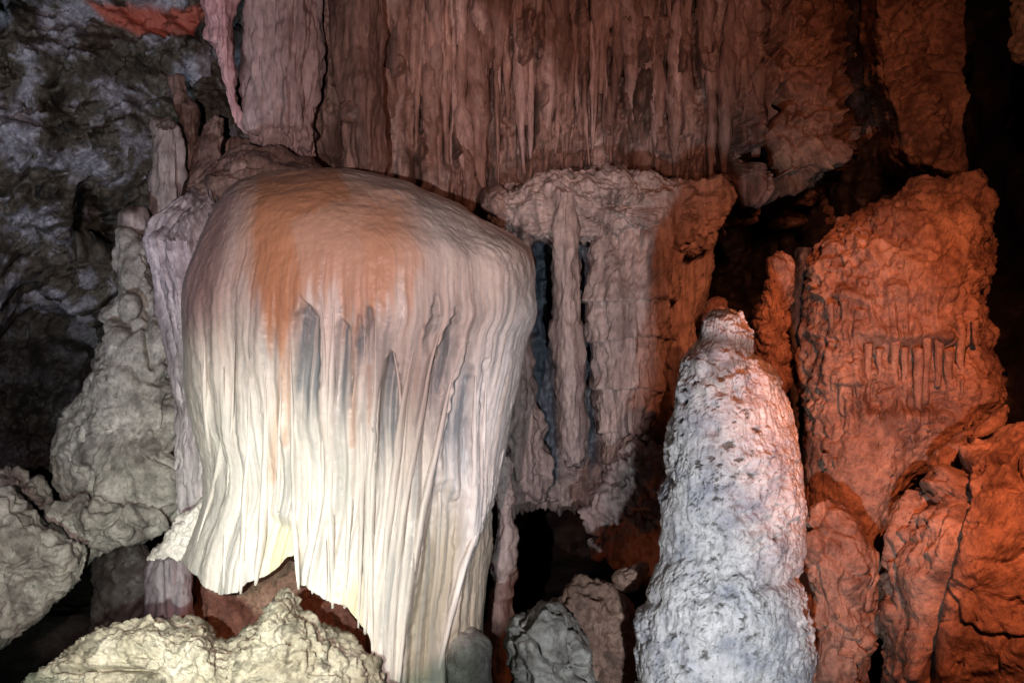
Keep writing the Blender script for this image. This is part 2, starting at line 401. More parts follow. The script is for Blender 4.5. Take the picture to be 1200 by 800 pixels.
# ------------------------------------------------------------------ displacement styles
def rock(amp=0.1, sc=2.0, crack=0.0, csc=2.0, fine=0.25, seed=0.0, edge=0.45):
    def f(V, px, py, N, S=None):
        P = V + seed
        Pw = P + 0.10 * np.stack([perlin(P * 2.1), perlin(P * 2.1 + 9), perlin(P * 2.1 + 19)], 1)
        d = amp * (0.75 * fbm(Pw * sc, 3, 0.45) + edge * billow(Pw * sc * 1.3 + 5, 3, 0.42))
        d += amp * fine * 0.55 * fbm(P * sc * 5, 5, 0.62)
        hole = fbm(P * 9 + 70, 3); d -= amp * fine * .9 * sstep(.42, .75, hole)
        if crack:
            Pc = P * csc + 0.45 * np.stack([fbm(P * csc * .8, 3), fbm(P * csc * .8 + 9, 3), fbm(P * csc * .8 + 19, 3)], 1)
            f1, f2, i = worley(Pc)
            m = sstep(-.1, .5, perlin(P * csc * .7 + 50) + .25)
            d -= crack * m * (1 - sstep(0.0, 0.13, f2 - f1)); d += crack * 0.8 * (i - 0.5)
        return d
    return f

def flutes(amp, sx, sz, o=4, rocky=0.02, seed=0.0):
    def f(V, px, py, N, S=None):
        P = np.stack([V[:, 0] * sx, V[:, 1] * sx * 0.5, V[:, 2] * sz], 1) + seed
        d = amp * billow(P, o, 0.55)
        return d + rocky * fbm((V + seed) * 6, 4)
    return f

exec_order = []
# ================================================================== SETTING
# floor
def floor_depth():
    nx, ny = 160, 160
    X, Yy = np.meshgrid(np.linspace(-14, 14, nx), np.linspace(-3, 22, ny))
    Z = -1.3 + 0.25 * fbm(np.stack([X.ravel(), Yy.ravel(), 0 * X.ravel()], 1) * 0.9, 5).reshape(ny, nx)
    Z = np.where(Yy < 3.0, np.minimum(Z, -0.5), Z)
    V = np.stack([X, Yy, Z], -1).reshape(-1, 3)
    return link('cave_floor', mesh_np('cave_floor', V, grid_quads(ny, nx, False)), M['deep'])
struct(floor_depth())

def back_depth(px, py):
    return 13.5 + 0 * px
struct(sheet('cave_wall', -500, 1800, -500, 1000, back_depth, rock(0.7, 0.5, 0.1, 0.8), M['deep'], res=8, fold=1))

# mottled wall, upper left
def mott_depth(px, py):
    Y = 8.6 + 0.0 * px + 0.6 * sstep(150, 330, py)
    Y = Y + 2.2 * sstep(300, 420, py + 25 * np.sin(px / 23.0))
    Y = Y + 1.8 * polymask(px, py, [(98, 220), (118, 235), (138, 290), (84, 292), (92, 250)], 8)
    Y = Y - 0.6 * sstep(120, -60, px)
    return Y
def mott_disp(V, px, py, N, S=None):
    return rock(0.34, 1.0, 0.12, 1.8, 0.5, 4.0, .6)(V, px, py, N) + .09 * billow(V * 3.2 + 3, 4, .55) - .10 * sstep(.3, .7, fbm(V * 3.5 + 20, 4))
RED_LIT_PATCH = [(95, -5), (245, 5), (240, 28), (200, 34), (150, 32), (125, 22)]  # red lamp light on the niche, painted as wall colour
def mott_attr(V, px, py, d):
    return {'red': polymask(px + 6 * perlin(V * 6), py + 6 * perlin(V * 6 + 5), RED_LIT_PATCH, 5), 'dark': sstep(330, 430, py) * 0.75}  # lower wall darkened in colour for the shade of the hollow
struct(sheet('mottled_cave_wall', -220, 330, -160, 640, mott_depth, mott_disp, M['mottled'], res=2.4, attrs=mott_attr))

# upper curtain wall
def upper_bottom(px):
    return np.interp(px, [250, 400, 470, 520, 560, 600, 640, 700, 760, 800, 860, 900, 980], [200, 205, 205, 232, 246, 226, 206, 196, 203, 212, 216, 232, 200])
def upper_depth(px, py):
    Y = 7.9 + 0.25 * np.sin(px / 90.0) + 0.5 * sstep(840, 915, px)
    Y = Y + 0.10 * (py - 100) / 100
    yb = upper_bottom(px)
    Y = Y + 0.55 * sstep(-4, 26, py - yb)
    return Y
def tips(V, k, L, a, seed):
    """rows of hanging tips: each strip of stone swells downwards and breaks off"""
    x = V[:, 0] * k + .5 * perlin(np.stack([V[:, 0] * k * .3, 0 * V[:, 0] + seed, V[:, 2] * 1.5], 1)); c = np.floor(x).astype(int); f = x - c
    h = _perm[(c + int(seed)) & 255] / 255.0
    q = (-(V[:, 2]) / L * (.7 + .6 * _perm[(c + 77) & 255] / 255.0) + h * 5 + .15 * perlin(V * 6)); q = q - np.floor(q)
    sw = q * sstep(1.0, .93, q)
    return a * sw * np.sqrt(np.maximum(0, 1 - (2 * f - 1) ** 2)) * (.4 + .6 * _perm[(c + 31) & 255] / 255.0)
def upper_disp(V, px, py, N, S=None):
    P = np.stack([V[:, 0] + .04 * fbm(V * 1.5, 3), V[:, 1] * .4, V[:, 2] * .22], 1)
    d = 0.20 * fbm(P * 2.2, 3, .5) + 0.08 * billow(P * 5, 3, .5) + 0.03 * fbm(P * 22 + 5, 3, .6)
    d -= 0.22 * sstep(.22, .6, fbm(np.stack([V[:, 0] * 5, V[:, 1], V[:, 2] * .55], 1) + 90, 3))
    d += tips(V, 6.0, 1.0, .20, 3) + tips(V, 12.0, .55, .09, 40)
    pit = fbm(np.stack([V[:, 0] * 9, V[:, 1] * 4, V[:, 2] * 2.2], 1), 3)
    d -= 0.14 * sstep(0.3, 0.7, pit)
    pit2 = fbm(np.stack([V[:, 0] * 22, V[:, 1] * 4, V[:, 2] * 6], 1) + 60, 3); d -= 0.05 * sstep(0.3, .7, pit2)
    d += 0.03 * fbm(V * 8, 5, .6)
    return d
def upper_attr(V, px, py, d):
    s = fbm(np.stack([V[:, 0] * 4, V[:, 1], V[:, 2] * .9], 1), 4)
    s2 = fbm(np.stack([V[:, 0] * 16, V[:, 1], V[:, 2] * 1.6], 1) + 30, 3)
    return {'dark': np.maximum(sstep(0.2, 0.7, s) * 0.85, sstep(.15, .6, s2) * .7), 'pale': sstep(0.3, 0.8, fbm(np.stack([V[:, 0] * 2.5, V[:, 1], V[:, 2] * 1.2], 1) + 40, 4)) * .7}
def upper_warp(PX, PY):
    n = fbm(np.stack([0 * PY.ravel(), PY.ravel() / 40.0, 0 * PY.ravel()], 1), 4).reshape(PX.shape)
    return PX + sstep(780, 915, PX) * (n * 30 + 10 - 40 * sstep(20, 200, PY))
upper = struct(sheet('curtain_wall', 362, 915, -160, 262, upper_depth, upper_disp, M['wall'], res=2.0, attrs=upper_attr, warp=upper_warp))

# wall behind the flowstone
struct(sheet('recess_wall', 240, 640, 160, 760, lambda px, py: 8.3 + 3.9 * sstep(540, 640, py) + 2.5 * sstep(596, 630, px) * sstep(520, 570, py), flutes(0.10, 4, .6, 4, .03), M['wall'], res=3.5))

# upper right wall
def ur_warp(PX, PY):
    n = fbm(np.stack([0 * PY.ravel() + 5, PY.ravel() / 45.0, 0 * PY.ravel()], 1), 4).reshape(PX.shape)
    return PX + (sstep(1060, 1128, PX) * 7 + sstep(980, 918, PX) * 26) * n
def ur_depth(px, py):
    return 8.4 + 1.6 * sstep(180, 235, py + 20 * np.sin(px / 31)) - 0.4 * sstep(960, 1100, px) * sstep(-50, 120, py) + 1.5 * polymask(px, py, [(965, -160), (1000, -160), (1020, 100), (1042, 160), (1000, 240), (985, 100)], 18)
struct(sheet('lumpy_red_wall', 918, 1132, -160, 262, ur_depth, lambda V, px, py, N, S=None: rock(0.20, 1.8, 0.12, 2.6, .35, 11.0, .8)(V, px, py, N) * (.15 + .85 * sstep(1136, 1095, px)), M['red'], res=2.2, warp=ur_warp))

struct(sheet('hollow_wall', 790, 1130, -160, 760, lambda px, py: 10.3 + 0.9 * np.sin(px / 60.0) + .8 * sstep(250, 500, py), rock(.4, 1.2, .15, 1.6, .4, 17.0), M['deep'], res=3.5))  # near-black colour stands in for the shadow at the upper right
# ================================================================== MIDDLE FLOWSTONE WALL
mid = empty('ledge_flowstone', at(700, 590, 8.0))
tag(mid, 'pinkish grey layered flowstone wall under a rough ledge between the big flowstone and the stalagmite', 'flowstone')
def ledge_disp(V, px, py, N, S=None):
    return rock(0.09, 3.0, 0.04, 4, .5, 2.0)(V, px, py, N)
LEDGE = [(566, 236), (600, 222), (640, 204), (690, 198), (740, 200), (790, 207), (830, 208), (858, 222), (852, 250), (838, 282), (800, 300), (760, 278), (700, 288), (640, 282), (588, 280)]
hang(pebble('ledge', LEDGE, 7.7, 0.24, ledge_disp, M['pinkwall'], p=3.0, res=2.0, back=0.8), mid)
def midface_disp(V, px, py, N, S=None):
    P = np.stack([V[:, 0], V[:, 1] * .4, V[:, 2] * .15], 1)
    d = 0.10 * billow(P * 4.5 + 2, 2, .5) + 0.035 * billow(P * 18, 3, .6) + 0.02 * fbm(V * 8, 4)
    for yb, a in ((318, .0), (352, .05), (398, .05), (455, .05), (508, .05)):
        yy = py - yb - 8 * perlin(V * 2.0 + yb)
        d += a * np.exp(-np.maximum(0, -yy) / 25.0) * (yy < 0) 
    return d
hang(ring('layered_block', [(235, 700, 790, 7.75, .2), (300, 694, 800, 7.75, .35), (340, 696, 792, 7.7, .40), (400, 698, 780, 7.7, .38), (460, 700, 772, 7.75, .36), (510, 704, 756, 7.75, .3), (545, 708, 742, 7.8, .2), (575, 712, 732, 7.85, .1)],
     midface_disp, M['pinkwall'], res=2.0, sq=.5), mid)
hang(ring('hanging_column', [(225, 648, 674, 7.6, .2), (300, 647, 678, 7.6, .26), (372, 649, 681, 7.6, .26), (380, 646, 684, 7.6, .28), (450, 650, 686, 7.6, .28), (500, 654, 688, 7.6, .26), (530, 659, 686, 7.6, .18), (546, 665, 680, 7.6, .06)],
     flutes(0.03, 14, 1.5, 3, .02), M['pinkwall'], res=1.8), mid)
hang(ring('side_fold', [(238, 588, 622, 7.75, .12), (300, 592, 622, 7.75, .18), (400, 592, 624, 7.75, .2), (480, 590, 630, 7.75, .22), (560, 588, 650, 7.8, .22), (588, 600, 640, 7.9, .1)], flutes(.05, 8, .8, 4, .05, 12.0), M['pinkwall'], res=1.9), mid)
def side_disp(V, px, py, N, S=None): return flutes(0.05, 9, .7, 4, .02, 5.0)(V, px, py, N)
hang(ring('orange_side', [(225, 770, 862, 8.2, .3), (290, 772, 834, 8.2, .35), (340, 768, 826, 8.2, .35), (400, 766, 812, 8.2, .3), (460, 740, 800, 8.25, .3), (540, 730, 790, 8.3, .3), (640, 720, 790, 8.3, .2)],
     side_disp, M['pinkwall'], res=2.0, sq=.6), mid)
def backface_attr(V, px, py, d):
    return {'slate': np.maximum(polymask(px, py, [(620, 235), (648, 240), (652, 400), (655, 560), (630, 590), (622, 400)], 6), polymask(px, py, [(676, 235), (690, 240), (700, 540), (690, 560), (684, 400)], 5)) * .85}  # right-hand slate strip paints the shadow between the columns
hang(sheet('slate_recess', 590, 800, 215, 600, lambda px, py: 8.05 + 1.6 * sstep(582, 606, py - 12 * sstep(690, 640, px) + 5 * np.sin(px / 19.0)), flutes(0.09, 6, 1.4, 4, .12, 8.0), M['pinkwall'], res=2.2, attrs=backface_attr), mid)

# ================================================================== MAIN FLOWSTONE
CAN = [(196, 366, 372, 6.15, .02), (199, 335, 405, 6.1, .26), (205, 305, 445, 6.08, .46), (213, 280, 478, 6.06, .62), (225, 264, 508, 6.04, .76), (245, 252, 538, 6.02, .86), (270, 242, 570, 6.0, .94), (281, 237, 590, 6.0, .96), (290, 234, 604, 6.0, .98), (298, 231, 613, 6.0, .99),
       (310, 226, 617, 6.0, 1.0), (340, 218, 621, 6.0, 1.0), (355, 216, 625, 6.0, 1.0), (366, 215, 626, 6.0, 1.0), (378, 215, 624, 6.0, .99), (392, 215, 617, 6.0, .98), (420, 216, 613, 6.0, .95), (450, 217, 606, 6.0, .92), (500, 227, 594, 6.0, .88), (540, 240, 588, 6.0, .84),
       (575, 240, 587, 6.0, .82), (597, 236, 587, 6.0, .82), (640, 218, 588, 6.0, .82), (662, 211, 586, 6.0, .84), (720, 205, 577, 6.0, .84), (850, 200, 570, 6.0, .84)]
CA = np.array(CAN, float)
def can_Y(px, py):
    xl = np.interp(py, CA[:, 0], CA[:, 1]); xr = np.interp(py, CA[:, 0], CA[:, 2]); yc = np.interp(py, CA[:, 0], CA[:, 3]); t = np.interp(py, CA[:, 0], CA[:, 4])
    s = np.clip((px - xl) / (xr - xl), 0.01, .99)
    return yc - t * np.sqrt(1 - (2 * s - 1) ** 2) ** .62
BOTX = [150, 212, 240, 258, 280, 292, 305, 320, 335, 343, 347, 362, 380, 405, 430, 447, 455, 470, 700]
BOTY = [648, 656, 682, 697, 694, 682, 678, 668, 652, 651, 686, 686, 702, 708, 742, 790, 850, 850, 850]
RECESS = [  # grey openings between the ribs (photo pixels), depth
    ([(357, 350), (372, 372), (374, 430), (372, 520), (350, 530), (347, 420), (345, 380)], .05),
    ([(398, 372), (410, 385), (413, 440), (405, 520), (392, 520), (392, 420)], .03),
    ([(421, 372), (426, 400), (424, 430), (418, 440), (418, 400)], .03),
    ([(432, 357), (437, 380), (437, 420), (432, 440), (428, 390)], .03),
    ([(455, 412), (466, 440), (468, 500), (462, 600), (440, 600), (442, 500), (446, 450)], .05),
    ([(506, 352), (510, 375), (500, 410), (488, 432), (490, 405)], .04),
    ([(532, 365), (536, 400), (520, 450), (505, 480), (500, 520), (493, 510), (505, 430), (518, 390)], .05),
    ([(548, 405), (552, 440), (552, 560), (540, 620), (515, 620), (520, 520), (532, 450)], .05),
    ([(566, 420), (568, 470), (563, 540), (558, 540), (562, 470)], .03),
    ([(512, 560), (542, 590), (545, 640), (520, 740), (505, 800), (470, 830), (478, 740), (490, 660)], .06),
    ([(560, 640), (592, 560), (592, 830), (520, 830), (525, 745), (545, 660)], .05)]
def can_disp(V, px, py, N, S):
    fall = sstep(280, 460, py)
    wob = 0.02 * perlin(np.stack([S * 5, 0 * S, py * .01], 1))
    d = (0.003 + 0.026 * fall) * billow(np.stack([(S + wob * .3) * 15, 0 * S + 3, py * 0.002], 1), 2, .5)
    pm = sstep(-.25, .35, perlin(np.stack([S * 7, 0 * S + 70, py * .005], 1)))
    d += (0.001 + 0.012 * fall) * pm * billow(np.stack([(S + wob * .3) * 32, 0 * S + 9, py * 0.003], 1), 2, .5)
    d += 0.0035 * fall * billow(np.stack([(S + wob * .2) * 85, 0 * S + 9, py * 0.004], 1), 2, .6)
    d += 0.003 * sstep(200, 300, py) * fbm(np.stack([S * 150, 0 * S + 9, py * 0.006], 1), 2)
    d += .008 * polymask(px, py, [(500, 255), (545, 245), (610, 300), (622, 340), (585, 330), (550, 300)], 14) * fbm(V * 22, 4, .6)
    d -= .018 * (billow(np.stack([S * 6, 0 * S + 81, py * .004], 1), 2) ) * fall
    d *= sstep(235, 330, py) * (1 - (2 * np.minimum(S, 2 - S) - 1) ** 10)
    d += 0.04 * fbm(V * 1.1 + 3, 3) + 0.005 * fbm(V * 11, 4, .6)
    d += 0.045 * np.exp(-((px - 588) / 34) ** 2 - ((py - 318) / 40) ** 2) - 0.025 * np.exp(-(polyline_dist(px, py, [(500, 228), (535, 262), (552, 300), (556, 345)]) / 15.0) ** 2)
    d += 0.02 * np.exp(-((px - 520) / 40) ** 2 - ((py - 262) / 26) ** 2)
    for poly, a in RECESS:
        ya, yb = min(q[1] for q in poly), max(q[1] for q in poly); t = (py - ya) / (yb - ya)
        fade = 1 if ya > 500 else 1 - sstep(.35, 1.0, t)
        d -= 1.25 * a * fade * polymask(px + 2 * perlin(V * 20), py + 8 * perlin(V * 20 + 7), poly, 4 if ya < 500 else 11)
    # right shoulder lobe crease and the hollow at the foot
    d -= 0.05 * polymask(px, py, [(318, 606), (345, 616), (352, 690), (300, 695), (298, 640)], 9)
    return d
def can_attr(V, px, py, d, S):
    j = 5 * perlin(np.stack([S * 16, 0 * S, py * .01], 1)); tail = sstep(280, 370, py); jy = (.3 + .7 * tail) * (38 * perlin(np.stack([S * 40, 0 * S + 4, py * .004], 1)) + 20 * perlin(np.stack([S * 110, 0 * S + 4, py * .006], 1)))
    a = polymask(px + j, py + jy, [(300, 195), (395, 190), (420, 230), (352, 262), (362, 340), (345, 380), (330, 420), (318, 395), (300, 340), (292, 270)], 12)
    b = polymask(px + j, py + jy, [(425, 225), (468, 240), (470, 300), (455, 360), (420, 362), (416, 320), (412, 260)], 12)
    c = polymask(px + j * 2, py + jy * 1.5, [(283, 208), (380, 190), (480, 225), (490, 320), (440, 372), (380, 350), (288, 335)], 26) * .72
    org = np.maximum(np.maximum(a, b * .85) * .95, c)
    drip = np.maximum.reduce([np.exp(-(polyline_dist(px, py, [(x0, y0), (x1, y1)]) / wd) ** 2) for x0, y0, x1, y1, wd in ((335, 400, 322, 560, 7), (415, 380, 414, 520, 3.5), (431, 430, 433, 500, 3.5), (340, 410, 336, 520, 4))])
    org = np.maximum(org, drip * .55)
    grey = np.zeros(len(px))
    gs = .55 + .6 * fbm(np.stack([S * 80, 0 * S + 36, py * .006], 1), 3)
    for poly, aa in RECESS[:9]:
        ya, yb = min(q[1] for q in poly), max(q[1] for q in poly); t = (py - ya) / (yb - ya)
        grey = np.maximum(grey, (1 - .75 * sstep(.45, 1.0, t)) * polymask(px + 4 * perlin(V * 20), py + 18 * perlin(V * 20 + 7), poly, 7))
    grey = np.clip(grey * gs * 1.5, 0, .9) * sstep(660, 480, py)
    vn = sstep(.1, .6, fbm(np.stack([S * 30, 0 * S + 6, py * .006], 1), 3)) * sstep(320, 400, py) * .35
    beige = np.maximum(polymask(px, py, RECESS[9][0], 6), polymask(px, py, RECESS[10][0], 6)) * sstep(530, 640, py) * .85
    mauve = polymask(px, py, [(250, 225), (285, 225), (270, 290), (255, 370), (232, 400), (205, 390), (215, 310)], 22) * .7
    ridge = polymask(px, py + 8 * perlin(V * 15), [(470, 258), (540, 240), (600, 285), (620, 330), (600, 330), (560, 290), (520, 275)], 8) * .0
    jx = 5 * perlin(V * 9); yel = polymask(px + jx, py + jx * 2, [(318, 606), (342, 620), (348, 660), (308, 690), (312, 640)], 13) + polymask(px + jx, py + jx * 2, [(398, 680), (425, 680), (425, 755), (405, 725)], 12)
    st1 = sstep(-.1, .5, fbm(np.stack([S * 90, 0 * S + 16, py * .003], 1), 3)) * sstep(240, 330, py) * .22
    vn = np.maximum(vn, st1 * polymask(px, py, [(420, 380), (600, 330), (600, 560), (480, 760), (425, 700)], 20) * 2.3)
    yst = sstep(.1, .6, fbm(np.stack([S * 70, 0 * S + 26, py * .003], 1), 3)) * sstep(360, 450, py)
    org = np.maximum(org, yst * .13)
    fs = fbm(np.stack([S * 170, 0 * S + 46, py * .004], 1), 2) + .6 * fbm(np.stack([S * 70, 0 * S + 56, py * .003], 1), 2)
    vn = np.maximum(vn, sstep(.15, .9, fs) * sstep(215, 380, py) * .40)
    org = np.maximum(org, sstep(.15, .9, -fs) * sstep(260, 340, py) * sstep(620, 420, py) * .22)
    return {'orange': org, 'grey': np.maximum(grey, vn), 'beige': beige, 'mauve': mauve, 'yellow': np.clip(yel, 0, 1) * .65}
flow = empty('flowstone', at(400, 800, 6.0))
tag(flow, 'large mushroom shaped white flowstone with an orange stained dome and fluted hanging curtains', 'flowstone')
hang(ring('canopy', CAN, can_disp, M['flow'], res=1.5, bottom=lambda x: np.interp(x, BOTX, BOTY), attrs=can_attr, inner=0, smooth=34, sq=.62, cap_lift=560, smooth_from=440), flow)

hang(ring('pedestal', [(630, 200, 460, 7.1, .2), (700, 190, 480, 7.1, .3), (860, 180, 490, 7.1, .4)], flutes(.06, 5, 1, 4, .04, 6.0), M['red'], res=3), flow)
# ribs hanging in front: (list of (px, py), half width px)
RIBS = [
    ([(376, 345), (381, 420), (378, 520), (383, 700)], 4), ([(392, 350), (389, 420), (386, 520), (390, 712)], 4.5), ([(413, 350), (415, 440), (412, 560), (404, 712)], 4),
    ([(428, 365), (426, 460), (424, 600), (420, 735)], 4), ([(440, 370), (441, 450), (433, 560), (428, 742)], 4.5),
    ([(455, 395), (444, 450), (438, 540), (434, 640), (437, 770)], 4), ([(458, 398), (469, 450), (470, 520), (455, 600), (443, 780)], 4),
    ([(500, 345), (484, 410), (472, 470), (462, 570), (452, 640), (448, 800)], 4.5), ([(522, 372), (505, 420), (492, 500), (475, 580), (464, 680), (457, 810)], 4.5),
    ([(548, 398), (528, 440), (515, 515), (500, 575), (490, 630), (475, 720), (464, 830)], 5.5), ([(480, 420), (476, 500), (468, 580), (455, 660), (450, 740)], 3.5),
    ([(558, 410), (556, 500), (556, 560), (552, 610)], 4), ([(572, 415), (567, 500), (565, 570), (558, 625)], 4), ([(590, 420), (580, 500), (572, 580), (561, 620), (546, 650), (534, 700), (520, 755), (508, 830)], 6),
    ([(604, 380), (598, 450), (588, 520), (580, 560)], 5), ([(340, 400), (343, 500), (345, 600), (350, 690)], 4), ([(330, 440), (328, 520), (326, 600)], 4),
    ([(310, 430), (312, 520), (308, 620), (300, 685)], 4.5), ([(292, 420), (292, 520), (286, 610), (282, 695)], 4), ([(262, 430), (262, 500), (258, 545), (246, 590), (228, 650)], 4.5),
    ([(365, 520), (363, 620), (366, 695)], 4), ([(240, 400), (240, 470), (246, 530)], 3.5), ([(275, 400), (272, 500), (266, 600), (262, 690)], 3.5)]
for i, (pl, hw) in enumerate(RIBS):
    pts = []
    n = len(pl)
    P = np.array(pl, float); t = np.linspace(0, n - 1, 14)
    for k, tt in enumerate(t):
        x = np.interp(tt, range(n), P[:, 0]); y = np.interp(tt, range(n), P[:, 1])
        Y = float(can_Y(x, y)) + 0.008
        f = k / 13.0
        r = (.6 + .4 * ((i * 37) % 10) / 10.) * hw * Y / F * (0.1 + 0.9 * min(1, f / .45) ** 1.3) * (1.0 if f < .8 else 1 - .6 * (f - .8) / .2)
        pts.append((*at(x, y, Y), r * 1.15))
    hang(rib('drapery', pts, M['flow'], None, squash=1.7, seed=i, amp=.18), flow)

# ribbed drapery to its left
sh = ring('ribbed_drapery', [(222, 232, 262, 6.9, .1), (235, 215, 290, 6.8, .25), (262, 180, 300, 6.7, .35), (280, 168, 300, 6.65, .4), (330, 180, 300, 6.6, .4), (400, 196, 300, 6.6, .4), (480, 205, 300, 6.6, .4), (560, 207, 300, 6.6, .38), (598, 212, 300, 6.6, .36), (620, 226, 300, 6.6, .3)],
    lambda V, px, py, N, S: 0.07 * billow(np.stack([S * 22 + .5 * perlin(V * 2.2), 0 * S, py * .003], 1), 3, .55) + .02 * fbm(V * 8, 5, .6), M['shawl'], res=1.6, sq=.7,
    attrs=lambda V, px, py, d, S: {'dark': sstep(.0, .55, fbm(np.stack([S * 50 + .5 * perlin(V * 2.2), 0 * S + 7, py * .006], 1), 3)) * .75})
tag(sh, 'mauve grey ribbed drapery hanging along the left side of the big white flowstone', 'drapery')
lg = pebble('ledge_rock', [(222, 222), (240, 200), (262, 180), (300, 172), (342, 182), (385, 196), (380, 225), (300, 230), (250, 245)], 6.9, .35, rock(.06, 3, .03, 4), M['wall'], res=1.8)
tag(lg, 'rounded grey ledge of rock behind the top left of the orange stained dome', 'rock')

# block under the left foot of the flowstone
blk = empty('block', at(200, 720, 6.0))
tag(blk, 'small square topped pale block tucked under the left foot of the big flowstone', 'block')
def box_pts(name, pts, m, parent):
    me = bpy.data.meshes.new(name)
    me.from_pydata(pts, [], [(0, 1, 2, 3), (7, 6, 5, 4), (0, 4, 5, 1), (1, 5, 6, 2), (2, 6, 7, 3), (3, 7, 4, 0)]); me.update()
    o = link(name, me, m); hang(o, parent); return o
hang(ring('block_body', [(648, 176, 222, 6.1, .18), (656, 174, 224, 6.1, .26), (700, 171, 224, 6.1, .28), (860, 166, 226, 6.1, .3)], lambda V, px, py, N, S: flutes(.03, 8, 1.5, 3, .02, 2.0)(V, px, py, N), M['slab'], res=1.8, sq=.35), blk)  # darker than its crust: shade of the front painted in
hang(pebble('white_crust', [(174, 657), (179, 645), (190, 632), (203, 614), (220, 599), (238, 584), (252, 590), (252, 640), (238, 660), (205, 661)], 5.98, .14, rock(.03, 5, .02, 6, .6, 8.0, -.3), M['flow'], p=3, res=1.6), blk)

# ================================================================== STALAGMITE
STAL = [(362, 846, 858, 5.1, .03), (366, 832, 870, 5.1, .08), (372, 826, 876, 5.1, .12), (385, 823, 879, 5.1, .15), (397, 818, 882, 5.1, .18), (408, 808, 888, 5.1, .21), (420, 800, 897, 5.1, .24), (438, 796, 908, 5.1, .27), (470, 791, 922, 5.1, .32), (510, 784, 933, 5.1, .35), (550, 779, 941, 5.1, .37),
        (600, 776, 946, 5.1, .38), (640, 776, 945, 5.1, .38), (655, 777, 943, 5.1, .38), (672, 767, 941, 5.08, .38), (690, 758, 943, 5.05, .4), (715, 752, 949, 5.05, .42), (760, 747, 952, 5.05, .42), (860, 738, 952, 5.05, .42)]
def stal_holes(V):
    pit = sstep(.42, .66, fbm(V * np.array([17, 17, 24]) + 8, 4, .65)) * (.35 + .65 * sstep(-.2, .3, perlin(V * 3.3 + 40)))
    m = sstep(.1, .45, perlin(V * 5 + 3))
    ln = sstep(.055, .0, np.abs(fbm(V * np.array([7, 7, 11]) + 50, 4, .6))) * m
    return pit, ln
def stal_disp(V, px, py, N, S):
    d = 0.03 * fbm(V * 3.0, 2) + 0.022 * fbm(V * 7, 4, .6) - .014 * billow(V * 12 + 5, 3, .5) * sstep(-.3, .4, perlin(V * 4 + 8)) + 0.005 * fbm(V * 30, 3, .6)
    d *= .5 + .9 * sstep(-.3, .5, perlin(V * 2.6 + 12))
    d += .005 * billow(np.stack([S * 16, 0 * S, py * .006], 1), 3, .5) + .005 * np.sin((py + 14 * perlin(V * 4)) / 5.5) * sstep(520, 420, py)
    pit, ln = stal_holes(V)
    d -= 0.022 * np.maximum(pit, ln)
    yy = py - 402 - 10 * np.sin((px - 850) / 30.0); d -= 0.012 * np.exp(-(yy / 7.0) ** 2)
    yy = py - 690 + .12 * (px - 850) + 8 * perlin(V * 6); d -= .02 * np.exp(-(yy / 8.0) ** 2) * (.4 + sstep(-.3, .3, perlin(V * 5)))
    for hx, hy, hr in ((843, 455, 6), (868, 462, 6), (835, 503, 7), (866, 452, 4), (800, 470, 4), (845, 440, 3)):
        d -= .05 * np.exp(-(((px - hx) ** 2 + (py - hy) ** 2) / hr ** 2))
    return d
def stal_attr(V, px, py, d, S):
    pit, ln = stal_holes(V); k = np.maximum(pit, ln) * .85  # dark colour follows the same pits and cracks as the carving
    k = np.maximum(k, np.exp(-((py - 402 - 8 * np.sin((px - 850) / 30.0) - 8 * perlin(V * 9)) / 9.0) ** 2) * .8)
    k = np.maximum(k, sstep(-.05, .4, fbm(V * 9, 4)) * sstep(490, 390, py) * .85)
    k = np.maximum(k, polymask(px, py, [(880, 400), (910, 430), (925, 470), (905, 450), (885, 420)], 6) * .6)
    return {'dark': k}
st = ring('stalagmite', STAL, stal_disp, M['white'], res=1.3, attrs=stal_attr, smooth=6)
tag(st, 'tall white knobbly stalagmite shaped like a bottle with a small knob on top', 'stalagmite')

# small red stalagmite behind
s2 = ring('stalagmite', [(348, 832, 840, 6.3, .02), (356, 826, 848, 6.3, .06), (366, 822, 852, 6.3, .08), (380, 824, 850, 6.3, .08), (450, 815, 858, 6.3, .12), (700, 800, 880, 6.3, .2)], rock(.03, 6), M['red'], res=2)
tag(s2, 'small dark red knob of rock peeping up just behind the tip of the white stalagmite', 'stalagmite')

